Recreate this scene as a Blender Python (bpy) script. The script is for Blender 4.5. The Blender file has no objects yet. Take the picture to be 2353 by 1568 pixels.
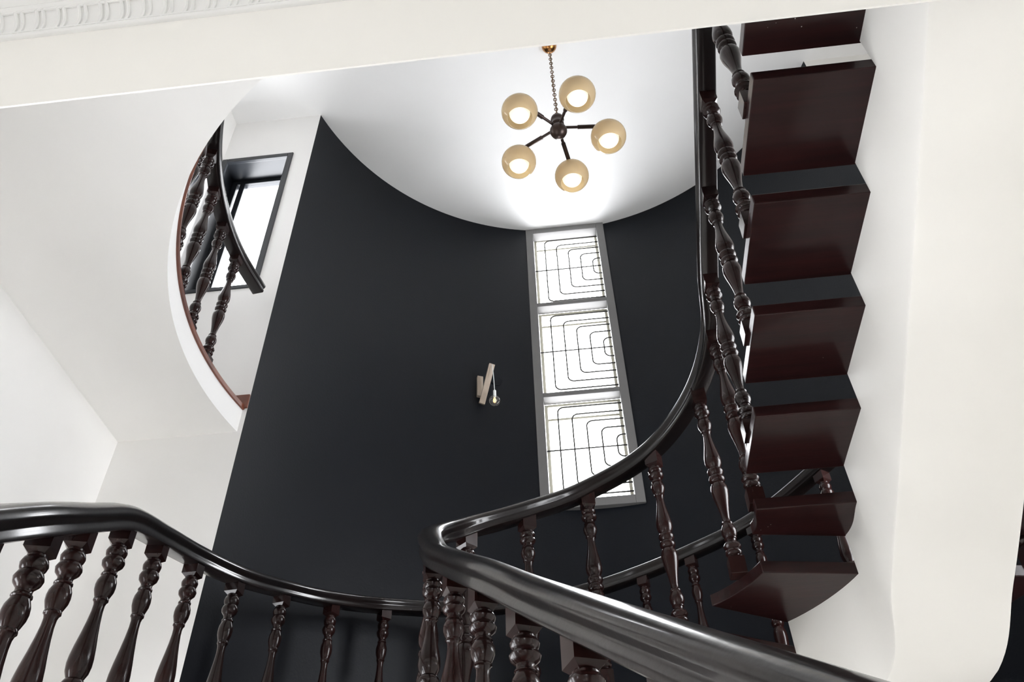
import bpy, bmesh, math, random
from mathutils import Vector, Matrix
random.seed(4)
scene = bpy.context.scene
COL = scene.collection
PI = math.pi

# ------------------------------------------------------------------ camera
W_PX, F_PX = 2353.0, 1930.9
PITCH, ROLL, YAW = math.radians(43.705), math.radians(-1.8386), math.radians(5.0015)
F = Vector((-math.sin(YAW)*math.cos(PITCH), math.cos(YAW)*math.cos(PITCH), math.sin(PITCH)))
R = Vector((math.cos(YAW), math.sin(YAW), 0.0))
U = R.cross(F)
R2 = R*math.cos(ROLL) + U*math.sin(ROLL)
U2 = -R*math.sin(ROLL) + U*math.cos(ROLL)
cam_data = bpy.data.cameras.new('camera')
cam_data.sensor_width = 36.0
cam_data.lens = 36.0*F_PX/W_PX
cam_data.clip_start = 0.02
cam = bpy.data.objects.new('camera', cam_data)
COL.objects.link(cam)
m = Matrix.Identity(4)
for i in range(3):
    m[i][0], m[i][1], m[i][2] = R2[i], U2[i], -F[i]
cam.matrix_world = m
scene.camera = cam

# ------------------------------------------------------------------ view and light
scene.view_settings.view_transform = 'Standard'
scene.view_settings.look = 'None'
scene.view_settings.gamma = 1.0
scene.view_settings.exposure = 0.0
scene.cycles.use_denoising = True
scene.cycles.max_bounces = 20
scene.cycles.diffuse_bounces = 16
scene.cycles.sample_clamp_indirect = 12.0

world = bpy.data.worlds.new('overcast_sky')
scene.world = world
world.use_nodes = True
wn = world.node_tree
bg = wn.nodes['Background']
bg.inputs['Color'].default_value = (0.975, 0.97, 1.0, 1)
bg.inputs['Strength'].default_value = 19.5

def portal(name, center, normal, sx, sy):
    """Guides the sky's light in through a wall opening."""
    ld = bpy.data.lights.new(name, 'AREA')
    ld.shape = 'RECTANGLE'; ld.size = sx; ld.size_y = sy
    ld.cycles.is_portal = True
    o = bpy.data.objects.new(name, ld); COL.objects.link(o)
    o.location = center
    n = Vector(normal).normalized()
    up = Vector((0, 0, 1)) if abs(n.z) < .9 else Vector((0, 1, 0))
    x = up.cross(-n).normalized(); x = -x
    z = -n; y = z.cross(x)
    mm = Matrix.Identity(4)
    for i in range(3):
        mm[i][0], mm[i][1], mm[i][2], mm[i][3] = x[i], y[i], z[i], center[i]
    o.matrix_world = mm
    return o
# normal = direction the daylight enters
portal('portal_tall_window', (0.10, 5.95, 5.44), (0, -1, 0), 0.84, 3.6)
portal('portal_gallery_window', (-2.64, 4.45, 5.65), (0, -1, 0), 0.72, 1.8)
portal('portal_gallery_side', (-3.3, 3.83, 5.625), (1, 0, 0), .3, 1.65)
portal('portal_hall_back', (0.475, -4.65, -.35), (0, 1, 0), .65, 1.3)
portal('portal_right_back', (3.38, 3.05, 2.9), (-1, 0, 0), 1.9, 2.3)
portal('portal_left_low', (-3.3, 2.95, -.5), (1, 0, 0), 2.1, 2.2)
portal('portal_stair_left', (-3.3, 1.325, -.2), (1, 0, 0), .85, 2.4)
portal('portal_hall_left', (-3.3, -1.0, 0.0), (1, 0, 0), .9, 1.6)

# ------------------------------------------------------------------ materials
def mat(name, color, rough=0.5, spec=0.5, metal=0.0, coat=0.0, coat_rough=0.1, var=0.0, var_scale=4.0,
        bump=0.0, bump_scale=40.0, stretch=None, color2=None):
    mt = bpy.data.materials.new(name); mt.use_nodes = True
    nt = mt.node_tree; b = nt.nodes['Principled BSDF']
    b.inputs['Base Color'].default_value = (*color, 1)
    b.inputs['Roughness'].default_value = rough
    b.inputs['Specular IOR Level'].default_value = spec
    b.inputs['Metallic'].default_value = metal
    b.inputs['Coat Weight'].default_value = coat
    b.inputs['Coat Roughness'].default_value = coat_rough
    tc = nt.nodes.new('ShaderNodeTexCoord')
    src = tc.outputs['Object']
    if stretch:
        mp = nt.nodes.new('ShaderNodeMapping'); mp.inputs['Scale'].default_value = stretch
        nt.links.new(src, mp.inputs['Vector']); src = mp.outputs['Vector']
    if var > 0 or color2:
        nz = nt.nodes.new('ShaderNodeTexNoise'); nz.inputs['Scale'].default_value = var_scale
        nz.inputs['Detail'].default_value = 5
        nt.links.new(src, nz.inputs['Vector'])
        mx = nt.nodes.new('ShaderNodeMix'); mx.data_type = 'RGBA'
        c2 = color2 if color2 else tuple(c*(1-var) for c in color)
        mx.inputs[6].default_value = (*color, 1); mx.inputs[7].default_value = (*c2, 1)
        rp = nt.nodes.new('ShaderNodeValToRGB')
        rp.color_ramp.elements[0].position = 0.35; rp.color_ramp.elements[1].position = 0.7
        nt.links.new(nz.outputs['Fac'], rp.inputs['Fac'])
        nt.links.new(rp.outputs['Color'], mx.inputs[0])
        nt.links.new(mx.outputs[2], b.inputs['Base Color'])
    if bump > 0:
        n2 = nt.nodes.new('ShaderNodeTexNoise'); n2.inputs['Scale'].default_value = bump_scale
        n2.inputs['Detail'].default_value = 6
        nt.links.new(src, n2.inputs['Vector'])
        bp = nt.nodes.new('ShaderNodeBump'); bp.inputs['Strength'].default_value = bump
        bp.inputs['Distance'].default_value = 0.01
        nt.links.new(n2.outputs['Fac'], bp.inputs['Height'])
        nt.links.new(bp.outputs['Normal'], b.inputs['Normal'])
    return mt

M = {}
M['white'] = mat('white_plaster_paint', (0.90, 0.893, 0.88), 0.75, 0.3, var=0.035, var_scale=1.2, bump=0.12, bump_scale=9)
M['cream'] = mat('cream_plaster_paint', (0.885, 0.87, 0.835), 0.6, 0.35, var=0.03, var_scale=1.5, bump=0.10, bump_scale=12)
M['ceil'] = mat('white_ceiling_paint', (0.85, 0.85, 0.845), 0.8, 0.25, var=0.03, var_scale=1.4, bump=0.22, bump_scale=6)
M['slate'] = mat('dark_slate_wall_paint', (0.0033, 0.0047, 0.0078), 0.5, 0.2, var=0.12, var_scale=2.0, bump=0.10, bump_scale=60)
M['frame_dark'] = mat('dark_slate_gloss_paint', (0.018, 0.021, 0.026), 0.3, 0.5, bump=0.05, bump_scale=30)
M['frame_grey'] = mat('warm_grey_frame_paint', (0.16, 0.157, 0.155), 0.5, 0.4, var=0.06, var_scale=9, bump=0.08, bump_scale=40)
M['sash'] = mat('cream_sash_paint', (0.62, 0.60, 0.50), 0.5, 0.4)
M['iron'] = mat('dark_iron', (0.05, 0.048, 0.045), 0.5, 0.5, metal=0.4)
M['rail'] = mat('black_brown_varnished_wood', (0.006, 0.0048, 0.0048), 0.28, 0.15, coat=0.55, coat_rough=0.10, bump=0.06,
                bump_scale=30, color2=(0.010, 0.006, 0.0055), var_scale=3.0)
M['baluster'] = mat('dark_mahogany_varnish', (0.010, 0.005, 0.0047), 0.24, 0.22, coat=0.22, coat_rough=0.08,
                    color2=(0.022, 0.007, 0.006), var_scale=7.0, stretch=(1, 1, 0.15))
M['tread'] = mat('mahogany_tread_wood', (0.015, 0.006, 0.006), 0.30, 0.12, coat=0.25, coat_rough=0.12,
                 color2=(0.024, 0.0078, 0.0076), var_scale=5.0, stretch=(0.6, 7, 7), bump=0.05, bump_scale=20)
def specks(mt):
    # small white paint specks, in a few clusters
    nt = mt.node_tree; b = nt.nodes['Principled BSDF']
    tc = nt.nodes.new('ShaderNodeTexCoord')
    vo = nt.nodes.new('ShaderNodeTexVoronoi'); vo.inputs['Scale'].default_value = 48
    nz = nt.nodes.new('ShaderNodeTexNoise'); nz.inputs['Scale'].default_value = 3.2
    nt.links.new(tc.outputs['Object'], vo.inputs['Vector']); nt.links.new(tc.outputs['Object'], nz.inputs['Vector'])
    lt = nt.nodes.new('ShaderNodeMath'); lt.operation = 'LESS_THAN'; lt.inputs[1].default_value = 0.10
    gt = nt.nodes.new('ShaderNodeMath'); gt.operation = 'GREATER_THAN'; gt.inputs[1].default_value = 0.655
    nt.links.new(vo.outputs['Distance'], lt.inputs[0]); nt.links.new(nz.outputs['Fac'], gt.inputs[0])
    ml = nt.nodes.new('ShaderNodeMath'); ml.operation = 'MULTIPLY'
    nt.links.new(lt.outputs[0], ml.inputs[0]); nt.links.new(gt.outputs[0], ml.inputs[1])
    mx = nt.nodes.new('ShaderNodeMix'); mx.data_type = 'RGBA'; mx.inputs[7].default_value = (0.42, 0.40, 0.38, 1)
    old = b.inputs['Base Color'].links[0].from_socket
    nt.links.new(old, mx.inputs[6]); nt.links.new(ml.outputs[0], mx.inputs[0])
    nt.links.new(mx.outputs[2], b.inputs['Base Color'])
specks(M['tread'])
M['edging'] = mat('red_brown_floor_edging', (0.20, 0.06, 0.03), 0.35, 0.5, color2=(0.10, 0.03, 0.02), var_scale=8)
M['brass'] = mat('aged_brass', (0.42, 0.20, 0.07), 0.28, 0.5, metal=1.0)
M['bronze'] = mat('dark_bronze', (0.045, 0.030, 0.026), 0.35, 0.5, metal=0.6)
M['chain'] = mat('dark_aged_brass', (0.16, 0.095, 0.05), 0.35, 0.5, metal=0.9)
M['plywood'] = mat('pale_plywood', (0.56, 0.47, 0.39), 0.6, 0.3, color2=(0.50, 0.41, 0.33), var_scale=6, stretch=(8, 8, 1))
M['plastic'] = mat('white_plastic', (0.82, 0.84, 0.84), 0.3, 0.5)
M['floor'] = mat('polished_stone_floor', (0.84, 0.82, 0.78), 0.3, 0.5, color2=(0.80, 0.78, 0.73), var_scale=2.5)

def glass_mat(name, tint, gloss=0.08, transl=None, tw=0.0, rough=0.02):
    mt = bpy.data.materials.new(name); mt.use_nodes = True
    nt = mt.node_tree; nt.nodes.clear()
    out = nt.nodes.new('ShaderNodeOutputMaterial')
    tr = nt.nodes.new('ShaderNodeBsdfTransparent'); tr.inputs['Color'].default_value = (*tint, 1)
    gl = nt.nodes.new('ShaderNodeBsdfGlossy'); gl.inputs['Roughness'].default_value = rough
    lw = nt.nodes.new('ShaderNodeLayerWeight'); lw.inputs['Blend'].default_value = 0.5
    pw = nt.nodes.new('ShaderNodeMath'); pw.operation = 'POWER'; pw.inputs[1].default_value = 5.0
    nt.links.new(lw.outputs['Facing'], pw.inputs[0])
    fr = nt.nodes.new('ShaderNodeMath'); fr.operation = 'MULTIPLY_ADD'
    fr.inputs[1].default_value = 0.9; fr.inputs[2].default_value = 0.04
    nt.links.new(pw.outputs[0], fr.inputs[0])
    base = tr.outputs[0]
    if transl:
        tl = nt.nodes.new('ShaderNodeBsdfTranslucent'); tl.inputs['Color'].default_value = (*transl, 1)
        df = nt.nodes.new('ShaderNodeBsdfDiffuse'); df.inputs['Color'].default_value = (*transl, 1)
        mxa = nt.nodes.new('ShaderNodeMixShader'); mxa.inputs[0].default_value = 0.45
        nt.links.new(tl.outputs[0], mxa.inputs[1]); nt.links.new(df.outputs[0], mxa.inputs[2])
        mxb = nt.nodes.new('ShaderNodeMixShader'); mxb.inputs[0].default_value = tw
        nt.links.new(tr.outputs[0], mxb.inputs[1]); nt.links.new(mxa.outputs[0], mxb.inputs[2])
        base = mxb.outputs[0]
    mx = nt.nodes.new('ShaderNodeMixShader')
    nt.links.new(fr.outputs[0], mx.inputs[0])
    nt.links.new(base, mx.inputs[1]); nt.links.new(gl.outputs[0], mx.inputs[2])
    nt.links.new(mx.outputs[0], out.inputs['Surface'])
    return mt
M['pane'] = glass_mat('clear_window_glass', (0.96, 0.97, 0.97))
M['amber'] = glass_mat('smoky_amber_glass', (0.66, 0.56, 0.41), transl=(0.88, 0.78, 0.58), tw=0.62, rough=0.06)
M['bulb_clear'] = glass_mat('clear_globe_glass', (0.92, 0.94, 0.93), transl=(0.9, 0.9, 0.9), tw=0.06)
fil = bpy.data.materials.new('glowing_filament'); fil.use_nodes = True
fil.node_tree.nodes['Principled BSDF'].inputs['Base Color'].default_value = (0.9, 0.6, 0.3, 1)
fil.node_tree.nodes['Principled BSDF'].inputs['Emission Color'].default_value = (1.0, 0.62, 0.28, 1)
fil.node_tree.nodes['Principled BSDF'].inputs['Emission Strength'].default_value = 1.6
M['filament'] = fil
bl = bpy.data.materials.new('opal_bulb_added_glow'); bl.use_nodes = True
_b = bl.node_tree.nodes['Principled BSDF']
_b.inputs['Base Color'].default_value = (0.95, 0.94, 0.90, 1); _b.inputs['Roughness'].default_value = 0.25
_b.inputs['Emission Color'].default_value = (1.0, 0.93, 0.80, 1); _b.inputs['Emission Strength'].default_value = 0.75  # glow added to brighten the shade openings, standing in for daylight
M['bulb'] = bl

# ------------------------------------------------------------------ helpers
def tag(o, label=None, cat=None, group=None, kind=None):
    if label: o['label'] = label
    if cat: o['category'] = cat
    if group: o['group'] = group
    if kind: o['kind'] = kind
    return o

def obj(name, bm, material, parent=None, smooth=False, bevel=0.0, autosmooth=None):
    me = bpy.data.meshes.new(name)
    bmesh.ops.recalc_face_normals(bm, faces=bm.faces)
    bm.to_mesh(me); bm.free()
    me.materials.append(material)
    if smooth:
        for p in me.polygons: p.use_smooth = True
        if autosmooth is not None:
            me.set_sharp_from_angle(angle=math.radians(autosmooth))
    o = bpy.data.objects.new(name, me); COL.objects.link(o)
    if parent: 
        o.parent = parent
        o.matrix_parent_inverse = parent.matrix_world.inverted()
    if bevel > 0:
        md = o.modifiers.new('bevel', 'BEVEL'); md.width = bevel; md.segments = 2; md.limit_method = 'ANGLE'
        md.angle_limit = math.radians(35)
    return o

def empty(name, loc):
    o = bpy.data.objects.new(name, None); COL.objects.link(o); o.location = loc
    o.empty_display_size = 0.1
    bpy.context.view_layer.update()
    return o

def add_box(bm, x0, x1, y0, y1, z0, z1):
    vs = [bm.verts.new((x, y, z)) for z in (z0, z1) for y in (y0, y1) for x in (x0, x1)]
    for f in ((0,1,3,2),(4,6,7,5),(0,4,5,1),(2,3,7,6),(0,2,6,4),(1,5,7,3)):
        bm.faces.new([vs[i] for i in f])
    return vs

def box(x0, x1, y0, y1, z0, z1):
    bm = bmesh.new(); add_box(bm, x0, x1, y0, y1, z0, z1); return bm

def add_prism(bm, poly, z0, z1):
    a = [bm.verts.new((x, y, z0)) for x, y in poly]
    b = [bm.verts.new((x, y, z1)) for x, y in poly]
    n = len(poly)
    bm.faces.new(list(reversed(a))); bm.faces.new(b)
    for i in range(n):
        bm.faces.new((a[i], a[(i+1) % n], b[(i+1) % n], b[i]))

def add_lathe(bm, prof, cx, cy, seg=20, axis=None, origin=None):
    """prof: (r, z) list, revolved about the vertical through (cx, cy), or about 'axis' through 'origin'."""
    rings = []
    if axis is not None:
        ax = Vector(axis).normalized()
        t = Vector((0, 0, 1)) if abs(ax.z) < .9 else Vector((1, 0, 0))
        e1 = ax.cross(t).normalized(); e2 = ax.cross(e1)
    for r, z in prof:
        ring = []
        rr = max(r, 1e-5)
        for i in range(seg):
            a = 2*PI*i/seg
            if axis is None:
                ring.append(bm.verts.new((cx + rr*math.cos(a), cy + rr*math.sin(a), z)))
            else:
                p = Vector(origin) + ax*z + e1*(rr*math.cos(a)) + e2*(rr*math.sin(a))
                ring.append(bm.verts.new(p))
        rings.append(ring)
    for a, b in zip(rings, rings[1:]):
        for i in range(seg):
            bm.faces.new((a[i], a[(i+1) % seg], b[(i+1) % seg], b[i]))
    bm.faces.new(list(reversed(rings[0]))); bm.faces.new(rings[-1])

def add_tube(bm, pts, r, seg=8, closed=False):
    pts = [Vector(p) for p in pts]
    n = len(pts); rings = []
    prev = None
    for i, p in enumerate(pts):
        if closed:
            t = (pts[(i+1) % n] - pts[i-1]).normalized()
        else:
            t = (pts[min(i+1, n-1)] - pts[max(i-1, 0)]).normalized()
        if prev is None:
            ref = Vector((0, 0, 1)) if abs(t.z) < .9 else Vector((1, 0, 0))
            e1 = t.cross(ref).normalized()
        else:
            e1 = (prev - t*prev.dot(t)).normalized()
        prev = e1; e2 = t.cross(e1)
        rings.append([bm.verts.new(p + e1*(r*math.cos(2*PI*k/seg)) + e2*(r*math.sin(2*PI*k/seg))) for k in range(seg)])
    m_ = n if closed else n-1
    for i in range(m_):
        a, b = rings[i], rings[(i+1) % n]
        for k in range(seg):
            bm.faces.new((a[k], a[(k+1) % seg], b[(k+1) % seg], b[k]))
    if not closed:
        bm.faces.new(list(reversed(rings[0]))); bm.faces.new(rings[-1])

def catmull(P, n=10, alpha=0.5):
    """Centripetal Catmull-Rom through the points; returns samples and the index of each control point."""
    P = [Vector(p) for p in P]
    Q = [P[0]*2 - P[1]] + P + [P[-1]*2 - P[-2]]
    out, idx = [], []
    for i in range(1, len(Q)-2):
        p0, p1, p2, p3 = Q[i-1:i+3]
        t0 = 0.0; t1 = t0 + (p1-p0).length**alpha; t2 = t1 + (p2-p1).length**alpha; t3 = t2 + (p3-p2).length**alpha
        idx.append(len(out))
        for k in range(n):
            t = t1 + (t2-t1)*k/n
            a1 = p0*((t1-t)/(t1-t0)) + p1*((t-t0)/(t1-t0))
            a2 = p1*((t2-t)/(t2-t1)) + p2*((t-t1)/(t2-t1))
            a3 = p2*((t3-t)/(t3-t2)) + p3*((t-t2)/(t3-t2))
            b1 = a1*((t2-t)/(t2-t0)) + a2*((t-t0)/(t2-t0))
            b2 = a2*((t3-t)/(t3-t1)) + a3*((t-t1)/(t3-t1))
            out.append(b1*((t2-t)/(t2-t1)) + b2*((t-t1)/(t2-t1)))
    idx.append(len(out)); out.append(P[-1])
    return out, idx

RAIL_PROFILE = [(-.034, 0), (-.040, .004), (-.041, .020), (-.036, .028), (-.038, .036), (-.046, .046), (-.048, .056),
                (-.045, .067), (-.036, .077), (-.020, .084), (0, .086),
                (.020, .084), (.036, .077), (.045, .067), (.048, .056), (.046, .046), (.038, .036), (.036, .028),
                (.041, .020), (.040, .004), (.034, 0)]

def rail_mesh(pts, scale=1.0):
    """Sweeps the moulded handrail profile along pts (points on the rail's underside)."""
    bm = bmesh.new(); rings = []
    n = len(pts)
    for i, p in enumerate(pts):
        t = (pts[min(i+1, n-1)] - pts[max(i-1, 0)]).normalized()
        side = t.cross(Vector((0, 0, 1))).normalized(); up = side.cross(t)
        rings.append([bm.verts.new(p + side*(x*scale) + up*(z*scale)) for x, z in RAIL_PROFILE])
    k = len(RAIL_PROFILE)
    for a, b in zip(rings, rings[1:]):
        for i in range(k):
            bm.faces.new((a[i], a[(i+1) % k], b[(i+1) % k], b[i]))
    bm.faces.new(list(reversed(rings[0]))); bm.faces.new(rings[-1])
    return bm

# turned baluster: distance below the top block against radius, for half a length of 1
HALF = [(0.0, .024), (.012, .024), (.020, .0285), (.045, .0325), (.070, .0300), (.083, .0255), (.095, .0300), (.120, .0345),
        (.146, .0315), (.163, .0245), (.172, .0205), (.185, .0195), (.200, .0205), (.207, .0240), (.216, .0245), (.222, .0215),
        (.232, .0235), (.262, .0290), (.292, .0305), (.325, .0290), (.360, .0235), (.376, .0205), (.384, .0222), (.395, .0225),
        (.402, .0190), (.425, .0165), (.470, .0165), (.540, .0195), (.620, .0245), (.700, .0305), (.770, .0345), (.815, .0352),
        (.860, .0325), (.895, .0255), (.905, .0235), (.915, .0280), (.935, .0325), (.958, .0335), (.980, .0300), (1.0, .0255)]

def baluster_mesh(x, y, z_top, z_bot, heading, rail_z, foot_z, split=0.5, seg=18, k=1.13):
    """Turned baluster with square blocks: turned from z_top down to z_bot, top block up into the rail at rail_z,
    bottom block down to foot_z."""
    bm = bmesh.new()
    L = z_top - z_bot
    prof = [(r*k, z_top - d*L*split) for d, r in HALF] + [(r*k, z_bot + d*L*(1-split)) for d, r in reversed(HALF[:-1])]
    prof.reverse()
    add_lathe(bm, prof, x, y, seg)
    h = .0305*k; c, s = math.cos(heading), math.sin(heading)
    def blk(z0, z1, ch0, ch1):
        lv = []
        for z, hh in ((z0, h-ch0), (z0+ch0, h), (z1-ch1, h), (z1, h-ch1)):
            lv.append([bm.verts.new((x + c*a*hh - s*b*hh, y + s*a*hh + c*b*hh, z)) for a, b in ((-1,-1),(1,-1),(1,1),(-1,1))])
        for a, b in zip(lv, lv[1:]):
            for i in range(4):
                f = bm.faces.new((a[i], a[(i+1) % 4], b[(i+1) % 4], b[i])); f.smooth = False
        bm.faces.new(list(reversed(lv[0]))); bm.faces.new(lv[-1])
    blk(z_top-.004, rail_z, .018, .001)
    blk(foot_z, z_bot+.004, .002, .014)
    return bm

def struct(name, bm, material, parent=None, **kw):
    o = obj(name, bm, material, parent, **kw)
    if parent is None: o['kind'] = 'structure'
    return o

# ------------------------------------------------------------------ dimensions of the place
XL, XR_ = -2.97, 3.05         # side walls
YB = 4.13                     # white back wall plane, left and right of the apse
YF = -4.6                     # far end of the hall, behind the viewer
ZF = -1.75                    # hall floor
ZC = 7.2                      # ceiling over the stairwell
AC, AR = (0.15, 3.448), 2.386 # apse (dark curved wall)
SC, SR = (0.0, 3.61), 2.23    # curved edge of the gallery slab
ZS0, ZS1 = 3.38, 3.57         # gallery slab, underside and top
BEAM_Y, BEAM_Z, HALL_C = 0.893, 1.75, 2.193

# ------------------------------------------------------------------ shell
def wall_with_holes(axis, pos, thick, a0, a1, z0, z1, holes):
    """Wall in the plane axis=pos, running a0..a1, with rectangular holes (h0,h1,hz0,hz1)."""
    bm = bmesh.new()
    as_ = sorted({a0, a1, *[v for h in holes for v in h[:2]]})
    zs = sorted({z0, z1, *[v for h in holes for v in h[2:]]})
    for p, q in zip(as_, as_[1:]):
        for r, s in zip(zs, zs[1:]):
            ca, cz = (p+q)/2, (r+s)/2
            if any(h[0] < ca < h[1] and h[2] < cz < h[3] for h in holes): continue
            if axis == 'x': add_box(bm, min(pos, pos+thick), max(pos, pos+thick), p, q, r, s)
            else: add_box(bm, p, q, min(pos, pos+thick), max(pos, pos+thick), r, s)
    bmesh.ops.remove_doubles(bm, verts=bm.verts, dist=1e-4)
    # drop the hidden faces between neighbouring cells
    seen = {}
    for f in bm.faces:
        k = tuple(round(v, 3) for v in f.calc_center_median())
        seen.setdefault(k, []).append(f)
    bmesh.ops.delete(bm, geom=[f for l in seen.values() if len(l) > 1 for f in l], context='FACES')
    return bm

GW = (-2.965, -2.305, 4.78, 6.585)    # gallery window opening in the back wall
struct('wall_back', wall_with_holes('y', YB, 0.3, XL-.3, AC[0]-math.sqrt(AR**2-(YB-AC[1])**2), ZF, ZC, [GW]), M['white'])
struct('wall_back_right', wall_with_holes('y', YB, 0.3, AC[0]+math.sqrt(AR**2-(YB-AC[1])**2), XR_+.3, ZF, ZC, []), M['cream'])
LW = (3.68, 3.98, 4.80, 6.45)         # gallery side window in the left wall
SL = (0.9, 1.7, -1.4, 1.0)             # unseen window by the stair foot, added to light the spine's side
LB = (1.9, 4.0, -1.6, 0.6)              # unseen low window by the lower flight, added to brighten the slab's underside
HL = (-1.45, -0.55, -0.8, 0.8)         # unseen hall side window, added to bring in more daylight
struct('wall_left', wall_with_holes('x', XL, -0.3, YF, YB, ZF, ZC, [LW, HL, SL, LB]), M['white'])
RW = [(2.1, 4.0, 1.75, 4.05)]  # unseen window, added and sized to brighten the left wall
struct('wall_right', wall_with_holes('x', XR_, 0.3, YF, YB, ZF, ZC, RW), M['white'])
HB = [(0.15, .8, -1.0, 0.3)]
struct('wall_front', wall_with_holes('y', YF, -0.3, XL-.3, XR_+.3, ZF, ZC, HB), M['white'])
struct('floor', box(XL-.3, XR_+.3, YF-.3, 6.1, ZF-.2, ZF), M['floor'])
struct('ceiling', box(XL-.3, XR_+.3, YF-.3, 5.93, ZC, ZC+.2), M['ceil'])

# the dark curved wall, open for the tall window
WX0, WX1, WZ0 = -0.30, 0.50, 3.675
def apse():
    bm = bmesh.new()
    a0 = math.atan2(YB-AC[1], math.sqrt(AR**2-(YB-AC[1])**2)); a1 = PI - a0
    w1 = math.acos((WX1-AC[0])/AR); w0 = math.acos((WX0-AC[0])/AR)
    def arc(p, q, n, z0, z1):
        out = []
        for rad in (AR, AR+.22):
            out.append([[bm.verts.new((AC[0]+rad*math.cos(p+(q-p)*i/n), AC[1]+rad*math.sin(p+(q-p)*i/n), z)) for i in range(n+1)] for z in (z0, z1)])
        (ib, it), (ob, ot) = out
        for i in range(n):
            bm.faces.new((ib[i], ib[i+1], it[i+1], it[i])); bm.faces.new((ob[i], ot[i], ot[i+1], ob[i+1]))
            bm.faces.new((it[i], it[i+1], ot[i+1], ot[i])); bm.faces.new((ib[i], ob[i], ob[i+1], ib[i+1]))
        bm.faces.new((ib[0], it[0], ot[0], ob[0])); bm.faces.new((ib[n], ob[n], ot[n], it[n]))
    arc(a0, w1, 40, ZF, ZC); arc(w0, a1, 40, ZF, ZC); arc(w1, w0, 14, ZF, WZ0)
    bmesh.ops.remove_doubles(bm, verts=bm.verts, dist=1e-4)
    return bm
struct('wall_curved', apse(), M['slate'], smooth=True, autosmooth=30)

# gallery slab: its well edge is a circle; behind the viewer it runs on as the landing
edge_pts = []
_a0 = math.atan2(YB-SC[1], -math.sqrt(SR**2-(YB-SC[1])**2))       # where the circle meets the back wall
for i in range(81):
    _a = _a0 + (math.radians(269.5)-_a0)*i/80
    edge_pts.append((SC[0]+SR*math.cos(_a), SC[1]+SR*math.sin(_a)))
def slab():
    bm = bmesh.new()
    rows = [(XL, y, x) for x, y in edge_pts]                       # from the left wall to the well edge
    yl = edge_pts[-1][1]
    rows += [(XL, yl-.001, .45), (XL, -.95, .45), (XL, -.951, XR_), (XL, YF, XR_)]
    prev = None
    for x0, y, x1 in rows:
        vs = [bm.verts.new((x0, y, ZS0)), bm.verts.new((x1, y, ZS0)), bm.verts.new((x1, y, ZS1)), bm.verts.new((x0, y, ZS1))]
        if prev:
            for j in range(4): bm.faces.new((prev[j], prev[(j+1) % 4], vs[(j+1) % 4], vs[j]))
        else: bm.faces.new(vs)
        prev = vs
    bm.faces.new(list(reversed(prev)))
    return bm
struct('floor_gallery', slab(), M['white'])
# red-brown edging strip along the slab's edge
def edging():
    bm = bmesh.new(); rings = []
    for x, y in edge_pts:
        d = Vector((x-SC[0], y-SC[1], 0)).normalized()
        c0 = Vector((SC[0], SC[1], 0))
        rings.append([bm.verts.new(c0 + d*r + Vector((0, 0, z))) for r, z in ((SR-.014, ZS1-.012), (SR-.014, ZS1+.02), (SR+.10, ZS1+.02), (SR+.10, ZS1-.012))])
    for a, b in zip(rings, rings[1:]):
        for i in range(4): bm.faces.new((a[i], a[(i+1) % 4], b[(i+1) % 4], b[i]))
    bm.faces.new(rings[0]); bm.faces.new(list(reversed(rings[-1])))
    return bm
struct('trim_gallery_edge', edging(), M['edging'])
struct('baseboard_back', box(XL, -2.136, YB-.018, YB, ZS1, ZS1+.11), M['edging'], bevel=.003)

# beam, hall ceiling and moulded cornice on the viewer's side
BEAM_T = HALL_C
def beam():
    # bull-nosed downstand: sharp lower arris, its back sloping up behind
    bm = bmesh.new()
    pr = [(BEAM_Y, BEAM_Z), (BEAM_Y+.004, BEAM_Z), (BEAM_Y+.13, BEAM_Z+.36), (BEAM_Y+.13, BEAM_T), (BEAM_Y, BEAM_T)]
    a = [bm.verts.new((XL, y, z)) for y, z in pr]; b = [bm.verts.new((XR_, y, z)) for y, z in pr]
    for i in range(5): bm.faces.new((a[i], a[(i+1) % 5], b[(i+1) % 5], b[i]))
    bm.faces.new(a); bm.faces.new(list(reversed(b)))
    return bm
struct('beam', beam(), M['cream'])
struct('ceiling_hall', box(XL, XR_, YF, BEAM_Y, HALL_C, HALL_C+.02), M['ceil'])
def cornice():
    """Plaster cove run along the beam with paired raised ribs and bead mouldings."""
    bm = bmesh.new()
    z0, y0 = 2.097, BEAM_Y
    H, D = HALL_C - z0, 0.047
    prof = [(0, 0), (.007, 0), (.011, .003), (.013, .008), (.012, .014), (.008, .017), (.007, .020)]
    for i in range(9):
        t = i/8
        # cove: hollow below, swelling outward above
        prof.append((.007 + .026*(t*t), .020 + (H-.034)*t))
    prof += [(.036, H-.013), (.041, H-.011), (.044, H-.006), (D, H-.003), (D, H)]
    ends = []
    for x in (XL, XR_):
        ends.append([bm.verts.new((x, y0-d, z0+z)) for d, z in prof] + [bm.verts.new((x, y0, z0+H))])
    a, b = ends; k = len(a)
    for i in range(k): bm.faces.new((a[i], a[(i+1) % k], b[(i+1) % k], b[i]))
    bm.faces.new(a); bm.faces.new(list(reversed(b)))
    # paired ribs lying on the cove
    cove = prof[6:17]
    x = XL + .06; step = 0.0575
    j = 0
    while x < XR_-.05:
        for dx in (0.0, 0.0175):
            pts = [(x+dx + (.006*math.sin(PI*i_/10)), y0-d-.002, z0+z-.001) for i_, (d, z) in enumerate(cove)]
            add_tube(bm, pts, .0052, 6)
        x += step; j += 1
    # small bead rows along top and bottom of the cove
    add_tube(bm, [(XL, y0-.011, z0+.019), (XR_, y0-.011, z0+.019)], .003, 6)
    add_tube(bm, [(XL, y0-.036, z0+H-.015), (XR_, y0-.036, z0+H-.015)], .0035, 6)
    return bm
struct('trim_cornice', cornice(), M['ceil'], smooth=True, autosmooth=40)

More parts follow.
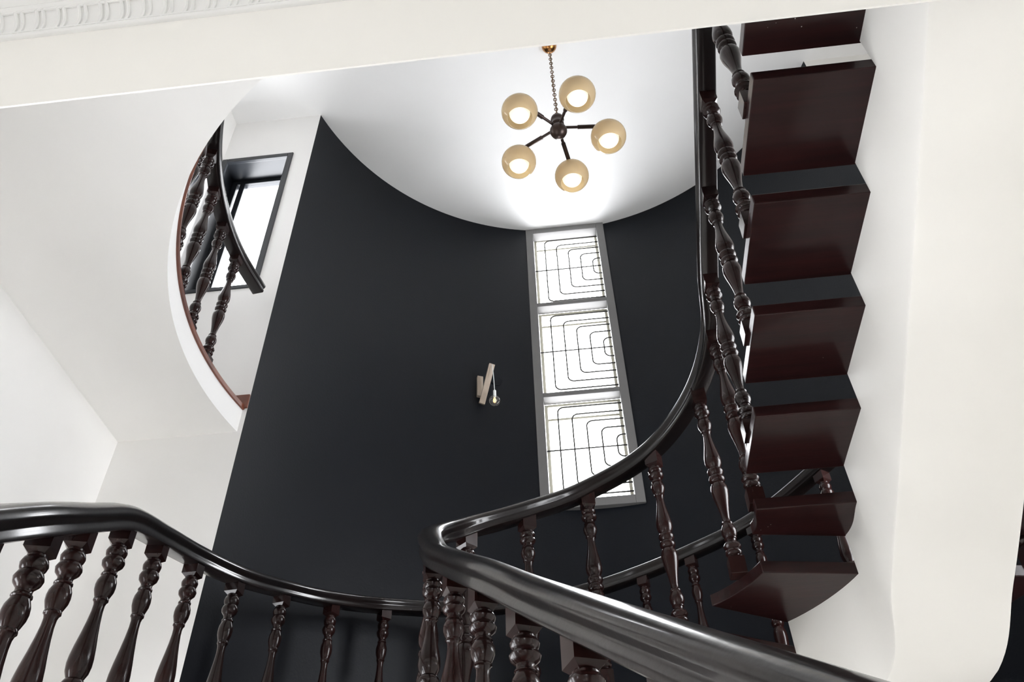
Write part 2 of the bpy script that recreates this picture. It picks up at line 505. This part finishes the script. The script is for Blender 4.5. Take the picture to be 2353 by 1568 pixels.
# ------------------------------------------------------------------ tall window
def frame_bars(bm, x0, x1, z0, z1, w, y0, y1):
    add_box(bm, x0, x0+w, y0, y1, z0, z1); add_box(bm, x1-w, x1, y0, y1, z0, z1)
    add_box(bm, x0+w, x1-w, y0, y1, z0, z0+w); add_box(bm, x0+w, x1-w, y0, y1, z1-w, z1)

win = empty('window_1', (0.1, 5.85, WZ0)); tag(win, kind='structure')
fy0, fy1 = 5.782, 5.90
TR = [4.845, 6.012]
bm = bmesh.new(); frame_bars(bm, WX0-.02, WX1+.02, WZ0-.02, ZC, .078, fy0, fy1)
obj('window_frame', bm, M['frame_grey'], win, bevel=.004)
for z in TR:
    obj('transom', box(WX0+.058, WX1-.058, fy0+.004, fy1, z-.025, z+.025), M['frame_grey'], win, bevel=.003)
panes = [(WZ0+.058, TR[0]-.025), (TR[0]+.025, TR[1]-.025), (TR[1]+.025, ZC-.058)]
gx0, gx1 = WX0+.058, WX1-.058
for z0, z1 in panes:
    gb = bmesh.new(); wd = gx1-gx0; hz = z1-z0; zc = (z0+z1)/2; yy = fy0+.075
    for i in range(5):
        xl = gx0 + wd*(.17 + .178*i); top = z1 - hz*(.073 + .0802*i); bot = z0 + hz*(.073 + .0802*i)
        r = min(.055, (top-bot)/2*.95)
        pts = [(gx1, yy, top)]
        for k in range(7):
            a = PI/2 + PI/2*k/6; pts.append((xl+r + r*math.cos(a), yy, top-r + r*math.sin(a)))
        for k in range(7):
            a = PI + PI/2*k/6; pts.append((xl+r + r*math.cos(a), yy, bot+r + r*math.sin(a)))
        pts.append((gx1, yy, bot))
        add_tube(gb, pts, .0075, 6)
    add_tube(gb, [(gx0, yy, zc), (gx1, yy, zc)], .007, 6)
    obj('grille', gb, M['iron'], win, smooth=True)
    sh = bmesh.new(); frame_bars(sh, gx0, gx1, z0, z1, .028, fy1, fy1+.035)
    add_box(sh, gx0+.028, gx1-.028, fy1, fy1+.03, z1-hz*.16-.012, z1-hz*.16+.012)
    s = obj('sash', sh, M['sash'], win, bevel=.003)
    obj('pane', box(gx0+.028, gx1-.028, fy1+.014, fy1+.018, z0+.028, z1-.028), M['pane'], s)

# gallery windows, then unseen ones, most of them added for daylight
def plain_window(name, axis, rect, pos, depth, mull, side=1):
    """Dark framed window set deep in its reveal; axis 'y' = in the back wall, 'x' = in the left wall."""
    a0, a1, z0, z1 = rect
    base = (0.5*(a0+a1), pos, z0) if axis == 'y' else (pos, 0.5*(a0+a1), z0)
    w = empty(name, base); tag(w, kind='structure')
    def bx(bm, p, q, d0, d1, r, s):
        if axis == 'y': add_box(bm, p, q, pos+d0, pos+d1, r, s)
        else: add_box(bm, pos-d1, pos-d0, p, q, r, s)
    bm = bmesh.new(); t = .012
    bx(bm, a0, a0+t, 0, depth, z0, z1); bx(bm, a1-t, a1, 0, depth, z0, z1)
    bx(bm, a0+t, a1-t, 0, depth, z0, z0+t); bx(bm, a0+t, a1-t, 0, depth, z1-t, z1)
    o1 = obj('reveal_lining', bm, M['frame_dark'], w)
    bm = bmesh.new(); f = .05
    for (p, q, r, s) in ((a0-.0, a0+f, z0, z1), (a1-f, a1, z0, z1), (a0+f, a1-f, z0, z0+.035), (a0+f, a1-f, z1-f, z1)):
        bx(bm, p, q, -.012, .02, r, s)
    obj('architrave', bm, M['frame_dark'], w, bevel=.004)
    bm = bmesh.new(); f = .05; d0, d1 = depth-.07, depth-.01
    for (p, q, r, s) in ((a0+t, a0+t+f, z0+t, z1-t), (a1-t-f, a1-t, z0+t, z1-t), (a0+t+f, a1-t-f, z0+t, z0+t+f), (a0+t+f, a1-t-f, z1-t-f, z1-t)):
        bx(bm, p, q, d0, d1, r, s)
    for mx in mull: bx(bm, mx-.025, mx+.025, d0, d1, z0+t+f, z1-t-f)
    obj('window_frame', bm, M['frame_dark'], w, bevel=.004)
    bm = bmesh.new(); bx(bm, a0+t+f, a1-t-f, depth-.045, depth-.04, z0+t+f, z1-t-f)
    obj('pane', bm, M['pane'], w)
    return w
plain_window('window_2', 'y', GW, YB, .30, [-2.85])
plain_window('window_3', 'x', LW, XL, .30, [])
plain_window('window_8', 'x', LB, XL, .30, [2.95])
plain_window('window_7', 'x', SL, XL, .30, [1.325])
plain_window('window_4', 'x', HL, XL, .30, [-1.0])
for n_, rw in zip((6,), RW):  # the unseen right-wall window added for light
    w = empty('window_%d' % n_, (XR_, .5*(rw[0]+rw[1]), rw[2])); tag(w, kind='structure')
    bm = bmesh.new(); f = .06
    for (p, q, r, t) in ((rw[0], rw[0]+f, rw[2], rw[3]), (rw[1]-f, rw[1], rw[2], rw[3]), (rw[0]+f, rw[1]-f, rw[2], rw[2]+f), (rw[0]+f, rw[1]-f, rw[3]-f, rw[3])):
        add_box(bm, XR_+.1, XR_+.2, p, q, r, t)
    obj('window_frame', bm, M['frame_dark'], w)
    obj('pane', box(XR_+.145, XR_+.15, rw[0]+f, rw[1]-f, rw[2]+f, rw[3]-f), M['pane'], w)
w5 = empty('window_5', (0.5, YF, -.9)); tag(w5, kind='structure')
bm = bmesh.new(); frame_bars(bm, .15, .8, -1.0, .3, .05, YF-.2, YF-.1)
add_box(bm, .455, .495, YF-.2, YF-.1, -.95, .25)
obj('window_frame', bm, M['frame_dark'], w5); obj('pane', box(.2, .75, YF-.155, YF-.15, -.95, .25), M['pane'], w5)

# ------------------------------------------------------------------ staircase
RISE, GO, Y0, ZT0, TH = 0.18, 0.3828, 1.142, 2.806, 0.054
# nosing lines: (inner end, outer end) of each, going down the stair; line k is the upper edge of tread k
LN = {}
for k in range(-6, 6): LN[k] = ((0.711, Y0+GO*k), (1.972, Y0+GO*k))
LN[6] = ((0.718, 3.245), (1.94, 3.47))
LN[7] = ((0.535, 3.515), (1.57, 4.15))
LN[8] = ((0.215, 3.64), (.98, 4.82))
LN[9] = ((-0.11, 3.58), (0.15, 5.10))
LN[10] = ((-0.375, 3.43), (-0.68, 5.10))
LN[11] = ((-0.57, 3.21), (-1.38, 4.70))
LN[12] = ((-0.60, 2.96), (-1.74, 3.95))
LN[13] = ((-0.485, 2.68), (-1.78, 3.10))
LN[14] = ((-0.345, 2.36), (-1.62, 2.35))
for j in range(15, 24): LN[j] = ((-0.345+.14*(j-14), 2.36-.32*(j-14)), (-1.62+.15*(j-14), 2.35-.335*(j-14)))
ZT = {k: ZT0 - RISE*k for k in range(-6, 8)}
ZT.update({7: 1.56, 8: 1.40, 9: 1.24, 10: 1.06, 11: .845, 12: .66, 13: .44})
for j in range(14, 24): ZT[j] = .44 - .22*(j-13)
K0, K1 = -6, 23
NS = 10
inn, _ = catmull([(*LN[k][0], ZT[k]) for k in range(K0, K1+1)], NS)
out_, _ = catmull([(*LN[k][1], ZT[k]) for k in range(K0, K1+1)], NS)
OV = 0.405                                   # overhang of the treads past the spine
def widths(i):
    a, b = inn[i].copy(), out_[i].copy(); a.z = b.z = 0
    d = (b-a).normalized(); return a, b, d

stairs = empty('staircase', (1.34, 2.0, ZF))
tag(stairs, 'curved staircase of dark wooden treads on a white plaster spine beam', 'staircase')
def spine():
    bm = bmesh.new()
    soff = [ZT[k]-TH-.405 for k in range(K0, K1+1)]
    L = []
    def sof(i):
        k = min(i//NS, K1-K0-1); t = i/NS - k
        return soff[k]*(1-t) + soff[k+1]*t
    n = len(inn)
    # smoothed soffit height
    sz = [sof(i) for i in range(n)]
    for _ in range(2*NS): sz = [sz[0]] + [(sz[i-1]+2*sz[i]+sz[i+1])/4 for i in range(1, n-1)] + [sz[-1]]
    def section(i):
        a, b, d = widths(i)
        return a + d*OV, b - d*OV
    prev = None
    ch = .016
    for k in range(K1-K0):
        zt = ZT[K0+k]-TH
        ring_prev = None
        for s in range(NS+1):
            i = k*NS + s
            p, q = section(i); w = (q-p).normalized()
            lo = max(sz[i], ZF+.001)
            top = max(zt, lo+.02)
            vs = [bm.verts.new((p.x, p.y, top)), bm.verts.new((p.x, p.y, lo+ch)), bm.verts.new((p.x+w.x*ch*.3, p.y+w.y*ch*.3, lo+ch*.3)),
                  bm.verts.new((p.x+w.x*ch, p.y+w.y*ch, lo)),
                  bm.verts.new((q.x-w.x*ch, q.y-w.y*ch, lo)), bm.verts.new((q.x-w.x*ch*.3, q.y-w.y*ch*.3, lo+ch*.3)),
                  bm.verts.new((q.x, q.y, lo+ch)), bm.verts.new((q.x, q.y, top))]
            if ring_prev:
                for j in range(8):
                    bm.faces.new((ring_prev[j], ring_prev[(j+1) % 8], vs[(j+1) % 8], vs[j]))
            if s == 0: first = vs
            ring_prev = vs
        # riser up to the tread above
        if prev is not None:
            bm.faces.new((prev[0], first[0], first[7], prev[7]))
        else:
            bm.faces.new(first)
        prev = ring_prev
    bm.faces.new(prev)
    bmesh.ops.remove_doubles(bm, verts=bm.verts, dist=2e-4)
    return bm
obj('spine_beam', spine(), M['cream'], stairs, smooth=True, autosmooth=32)['label'] = 'white plaster spine beam under the treads'
for k in range(K0, K1):
    i0 = (k-K0)*NS
    # inner and outer ends follow the stair's curve; the front edge overlaps the step below a little
    A, B = [], []
    for s in range(NS+1):
        a, b, d = widths(i0+s); A.append(a); B.append(b)
    e = (A[-1]-A[-2]).normalized()*.010; A[-1] = A[-1]+e
    e = (B[-1]-B[-2]).normalized()*.010; B[-1] = B[-1]+e
    if k < 5: A, B = [A[0], A[-1]], [B[0], B[-1]]
    bm = bmesh.new()
    add_prism(bm, [(p.x, p.y) for p in A] + [(p.x, p.y) for p in reversed(B)], ZT[k]-TH, ZT[k])
    obj('tread', bm, M['tread'], stairs, bevel=.004)

# ------------------------------------------------------------------ balustrades
UNDER = 0.065     # rail underside above the bottom of a baluster's top block
def balustrade(name, label, ctrl, feet, loc, rs=1.06, ext0=0, ext1=0, skip=(), split=None, samples=14):
    """ctrl: (x, y, z) at the foot of each top block. feet(i) -> (z_bot, foot_z, heading)."""
    root = empty(name, loc); tag(root, label, 'balustrade')
    pts, idx = catmull(ctrl, samples)
    rp = [p + Vector((0, 0, UNDER)) for p in pts]
    obj('handrail', rail_mesh(rp, rs), M['rail'], root, smooth=True, autosmooth=50)
    for j, c in enumerate(ctrl):
        if j in skip: continue
        f = feet(j, c)
        if f is None: continue
        zb, fz, hd = f
        i = idx[j]; t = pts[min(i+1, len(pts)-1)] - pts[max(i-1, 0)]
        head = math.atan2(t.y, t.x) if hd is None else hd
        slope = abs(t.z)/max(1e-4, math.hypot(t.x, t.y))
        bm = baluster_mesh(c[0], c[1], c[2], zb, head, c[2]+UNDER+.012+slope*.034, fz, split=(split(j) if split else .5))
        obj('baluster', bm, M['baluster'], root, smooth=True, autosmooth=38)
    return root

BH = .085        # height of the bottom block
IN = [(.735, Y0+GO*(k+.49)+.02*(k-3), ZT[k]+.885+.012*(k-3)) for k in range(-4, 5)] + [(.735, 3.12, 2.825)]
KIN = list(range(-4, 6))
IN += [(.642, 3.363, 2.655), (.395, 3.63, 2.49), (.036, 3.667, 2.30), (-.265, 3.53, 2.116),
       (-.53, 3.36, 1.945), (-.635, 3.11, 1.757), (-.575, 2.85, 1.53), (-.437, 2.53, 1.30), (-.297, 2.19, 1.07), (-.162, 1.93, .873),
       (-.02, 1.60, .645), (.12, 1.27, .42), (.26, .94, .195), (.40, .61, -.03), (.54, .28, -.255), (.68, -.05, -.48)]
KIN += [6, 7, 8, 9, 10, 11, 12, 13, 14, 15, 16, 17, 18, 19, 20, 21]
def feet_in(j, c):
    zt = ZT[min(nearest_tread(c[0], c[1], False), K1-1)]
    return zt+BH, zt-.004, (0.0 if j < 11 else None)
def nearest_tread(x, y, outer):
    best, bk = 1e9, 0
    pts = out_ if outer else inn
    for i in range(len(pts)-1):
        d = (pts[i].x-x)**2 + (pts[i].y-y)**2
        if d < best: best, bk = d, K0 + i//NS
    return bk
balustrade('balustrade', 'inner balustrade whose black handrail doubles back sharply and curves past the tall window',
           IN, feet_in, (0.735, 2.45, 2.27))

OUTC = [(-.869, .10, -.03), (-.966, .39, .165), (-1.063, .68, .36), (-1.16, .97, .555), (-1.257, 1.26, .75), (-1.354, 1.55, .945), (-1.42, 1.83, 1.137), (-1.50, 2.08, 1.302), (-1.605, 2.44, 1.53), (-1.70, 2.84, 1.705),
        (-1.73, 3.22, 1.83), (-1.69, 3.58, 1.925), (-1.65, 4.09, 2.11), (-1.51, 4.52, 2.25), (-1.28, 4.86, 2.36),
        (-.86, 5.09, 2.42), (-.42, 5.17, 2.46), (-.02, 5.14, 2.50), (.355, 5.02, 2.54), (.665, 4.92, 2.60), (1.05, 4.70, 2.66), (1.41, 4.26, 2.72), (1.70, 3.78, 2.78), (1.84, 3.36, 2.83)]
OUTC = [(x*1.03, y*1.03, z*1.03) for x, y, z in OUTC]
OUTC += [(1.948, Y0+GO*(k+.49), ZT[k]+.885+.012*(k-3)) for k in range(4, -5, -1)]
def feet_out(j, c):
    zt = ZT[min(nearest_tread(c[0], c[1], True), K1-1)]
    return zt+BH, zt-.004, None
balustrade('balustrade', 'outer balustrade sweeping in front of the dark curved wall and away behind the treads',
           OUTC, feet_out, (-1.6, 2.4, 0.4), split=lambda j: .5)

GA = []
for i in range(7):
    a = math.radians(178.4 + 7.4*i)
    GA.append((SC[0]+2.262*math.cos(a), SC[1]+2.262*math.sin(a), 4.52))
a = math.radians(169.5)
GA = [(SC[0]+2.262*math.cos(a), SC[1]+2.262*math.sin(a), 4.52)] + GA
def feet_g(j, c): return ZS1+.075, ZS1+.005, None
balustrade('balustrade', 'curved gallery balustrade high on the edge of the white upper slab', GA, feet_g, (-2.2, 3.4, ZS1), skip=(0,))

# ------------------------------------------------------------------ chandelier
CX, CY = 0.100, 3.688
ch = empty('chandelier', (CX, CY, ZC))
tag(ch, 'five-armed chandelier with smoky amber glass globes hanging on a chain', 'chandelier')
bm = bmesh.new()
add_lathe(bm, [(.006, ZC-.10), (.012, ZC-.095), (.014, ZC-.075), (.040, ZC-.068), (.060, ZC-.045), (.068, ZC-.018), (.068, ZC)], CX, CY, 28)
obj('ceiling_rose', bm, M['brass'], ch, smooth=True, autosmooth=45)['label'] = 'polished brass ceiling rose'
bm = bmesh.new()
z = ZC-.085; i = 0; ZHUB = 5.98
while z > ZHUB+.01:
    pts = []
    for q in range(14):
        a = 2*PI*q/14
        u, v = .013*math.cos(a), .024*math.sin(a)
        pts.append((CX+u*(i % 2 == 0), CY+u*(i % 2), z-.020+v))
    add_tube(bm, pts, .0038, 6, closed=True)
    z -= .038; i += 1
add_tube(bm, [(CX+.006*math.sin(t*9), CY+.006*math.cos(t*9), ZC-.09-(ZC-.09-ZHUB)*t) for t in [k/40 for k in range(41)]], .0022, 6)
obj('chain', bm, M['chain'], ch, smooth=True)
bm = bmesh.new()
add_lathe(bm, [(.010, ZHUB+.02), (.020, ZHUB), (.050, ZHUB-.012), (.054, ZHUB-.035), (.046, ZHUB-.045), (.044, ZHUB-.075), (.050, ZHUB-.085),
               (.050, ZHUB-.105), (.036, ZHUB-.118), (.034, ZHUB-.135), (.056, ZHUB-.155), (.068, ZHUB-.185), (.068, ZHUB-.205),
               (.058, ZHUB-.232), (.036, ZHUB-.252), (.010, ZHUB-.262)], CX, CY, 28)
obj('hub', bm, M['bronze'], ch, smooth=True, autosmooth=40)
ZA = ZHUB-.145
for deg in (6.5, 78.5, 150.5, 222.5, 294.5):
    a = math.radians(deg); dx, dy = math.cos(a), math.sin(a)
    gx, gy, gz = CX+.387*dx, CY+.387*dy, 5.70
    bm = bmesh.new()
    add_tube(bm, [(CX+.03*dx, CY+.03*dy, ZA), (CX+.20*dx, CY+.20*dy, ZA+.004)], .012, 10)
    add_tube(bm, [(CX+.155*dx, CY+.155*dy, ZA+.003), (CX+.36*dx, CY+.36*dy, ZA+.012), (gx, gy, ZA+.012), (gx, gy, gz+.118)], .0175, 10)
    add_lathe(bm, [(.044, gz+.118), (.046, gz+.128), (.040, gz+.142), (.020, gz+.150)], gx, gy, 20)
    obj('arm', bm, M['bronze'], ch, smooth=True, autosmooth=45)
    bm = bmesh.new(); rg = .140
    prof = []
    for t in range(25):
        th = math.radians(18 + (136-18)*t/24)
        prof.append((rg*math.sin(th), gz + .93*rg*math.cos(th)))
    inner_p = [(r-.004, z) for r, z in reversed(prof)]
    rings = []
    for r, zz in prof + [(prof[-1][0]-.002, prof[-1][1]-.004)] + inner_p:
        rings.append([bm.verts.new((gx+r*math.cos(2*PI*q/36), gy+r*math.sin(2*PI*q/36), zz)) for q in range(36)])
    for A_, B_ in zip(rings, rings[1:]):
        for q in range(36): bm.faces.new((A_[q], A_[(q+1) % 36], B_[(q+1) % 36], B_[q]))
    sh = obj('shade', bm, M['amber'], ch, smooth=True)
    bm = bmesh.new()
    add_lathe(bm, [(.018, gz+.118), (.020, gz+.085), (.019, gz+.060), (.012, gz+.055)], gx, gy, 16)
    obj('lamp_holder', bm, M['bronze'], sh, smooth=True, autosmooth=40)
    bm = bmesh.new()
    add_lathe(bm, [(.014, gz+.062), (.020, gz+.048)] + [(.080*math.sin(math.radians(t)), gz-.024+.080*math.cos(math.radians(t))) for t in range(20, 181, 10)], gx, gy, 28)
    obj('bulb', bm, M['bulb'], sh, smooth=True)

# ------------------------------------------------------------------ plywood wall lamp and blank cover plate
def on_wall(x, off=0.0):
    return AC[1] + math.sqrt((AR-off)**2 - (x-AC[0])**2)
lx = -0.770; ly = on_wall(lx)
nrm = Vector((AC[0]-lx, AC[1]-ly, 0)).normalized(); tan = Vector((-nrm.y, nrm.x, 0))
if tan.x < 0: tan = -tan
lamp = empty('wall_lamp', (lx, ly, 4.93))
tag(lamp, 'wall lamp of pale plywood with a bare clear globe bulb on its cord', 'lamp')
def obox(bm, o, ex, ey, ez, hx, hy, hz):
    vs = [bm.verts.new(o + ex*(a*hx) + ey*(b*hy) + ez*(c*hz)) for c in (-1, 1) for b in (-1, 1) for a in (-1, 1)]
    for f in ((0,1,3,2),(4,6,7,5),(0,4,5,1),(2,3,7,6),(0,2,6,4),(1,5,7,3)): bm.faces.new([vs[i] for i in f])
Zv = Vector((0, 0, 1)); o0 = Vector((lx, ly, 0))
bm = bmesh.new(); obox(bm, o0 + nrm*.016 + Zv*4.87 - tan*.030, tan, nrm, Zv, .026, .016, .115)
obj('back_plate', bm, M['plywood'], lamp, bevel=.003)
tilt = (nrm*.36 + tan*.16 + Zv).normalized(); tn = tan.cross(tilt).normalized(); te = tilt.cross(tn).normalized()
bm = bmesh.new(); obox(bm, o0 + nrm*.115 + Zv*4.83 + tan*.008, te, tn, tilt, .026, .013, .195)
obj('wooden_arm', bm, M['plywood'], lamp, bevel=.003)
tip = o0 + nrm*(.115+.014) + Zv*4.83 + tan*.008 + tilt*.178
cord = [tip, tip + nrm*.012 - Zv*.03, tip + nrm*.006 - Zv*.14 + tan*.012, tip - nrm*.004 - Zv*.285 + tan*.022]
cc, _ = catmull([tuple(p) for p in cord], 8)
bm = bmesh.new(); add_tube(bm, cc, .004, 6); obj('cord', bm, M['plastic'], lamp, smooth=True)
hb = cord[-1]
bm = bmesh.new(); add_lathe(bm, [(.006, hb.z), (.013, hb.z-.006), (.014, hb.z-.07), (.010, hb.z-.08)], hb.x, hb.y, 16)
obj('lamp_holder', bm, M['plastic'], lamp, smooth=True, autosmooth=40)
bm = bmesh.new(); gz = hb.z-.118
add_lathe(bm, [(.012, gz+.045)] + [(.048*math.sin(math.radians(t)), gz+.048*math.cos(math.radians(t))) for t in range(24, 181, 12)], hb.x, hb.y, 24)
gb = obj('globe_bulb', bm, M['bulb_clear'], lamp, smooth=True)
bm = bmesh.new(); add_lathe(bm, [(.004, gz-.02), (.012, gz-.012), (.013, gz+.014), (.006, gz+.03)], hb.x, hb.y, 12)
obj('filament', bm, M['filament'], gb, smooth=True)

px = -0.655; py = on_wall(px); pn = Vector((AC[0]-px, AC[1]-py, 0)).normalized()
cp = bmesh.new(); add_lathe(cp, [(.056, -.004), (.056, .006), (.052, .010), (.006, .011)], 0, 0, 28, axis=pn, origin=(px, py, 4.985))
o = obj('cover_plate', cp, M['slate'], None, smooth=True, autosmooth=40)
tag(o, 'round blank cover plate painted dark like the curved wall, beside the plywood lamp', 'cover plate')
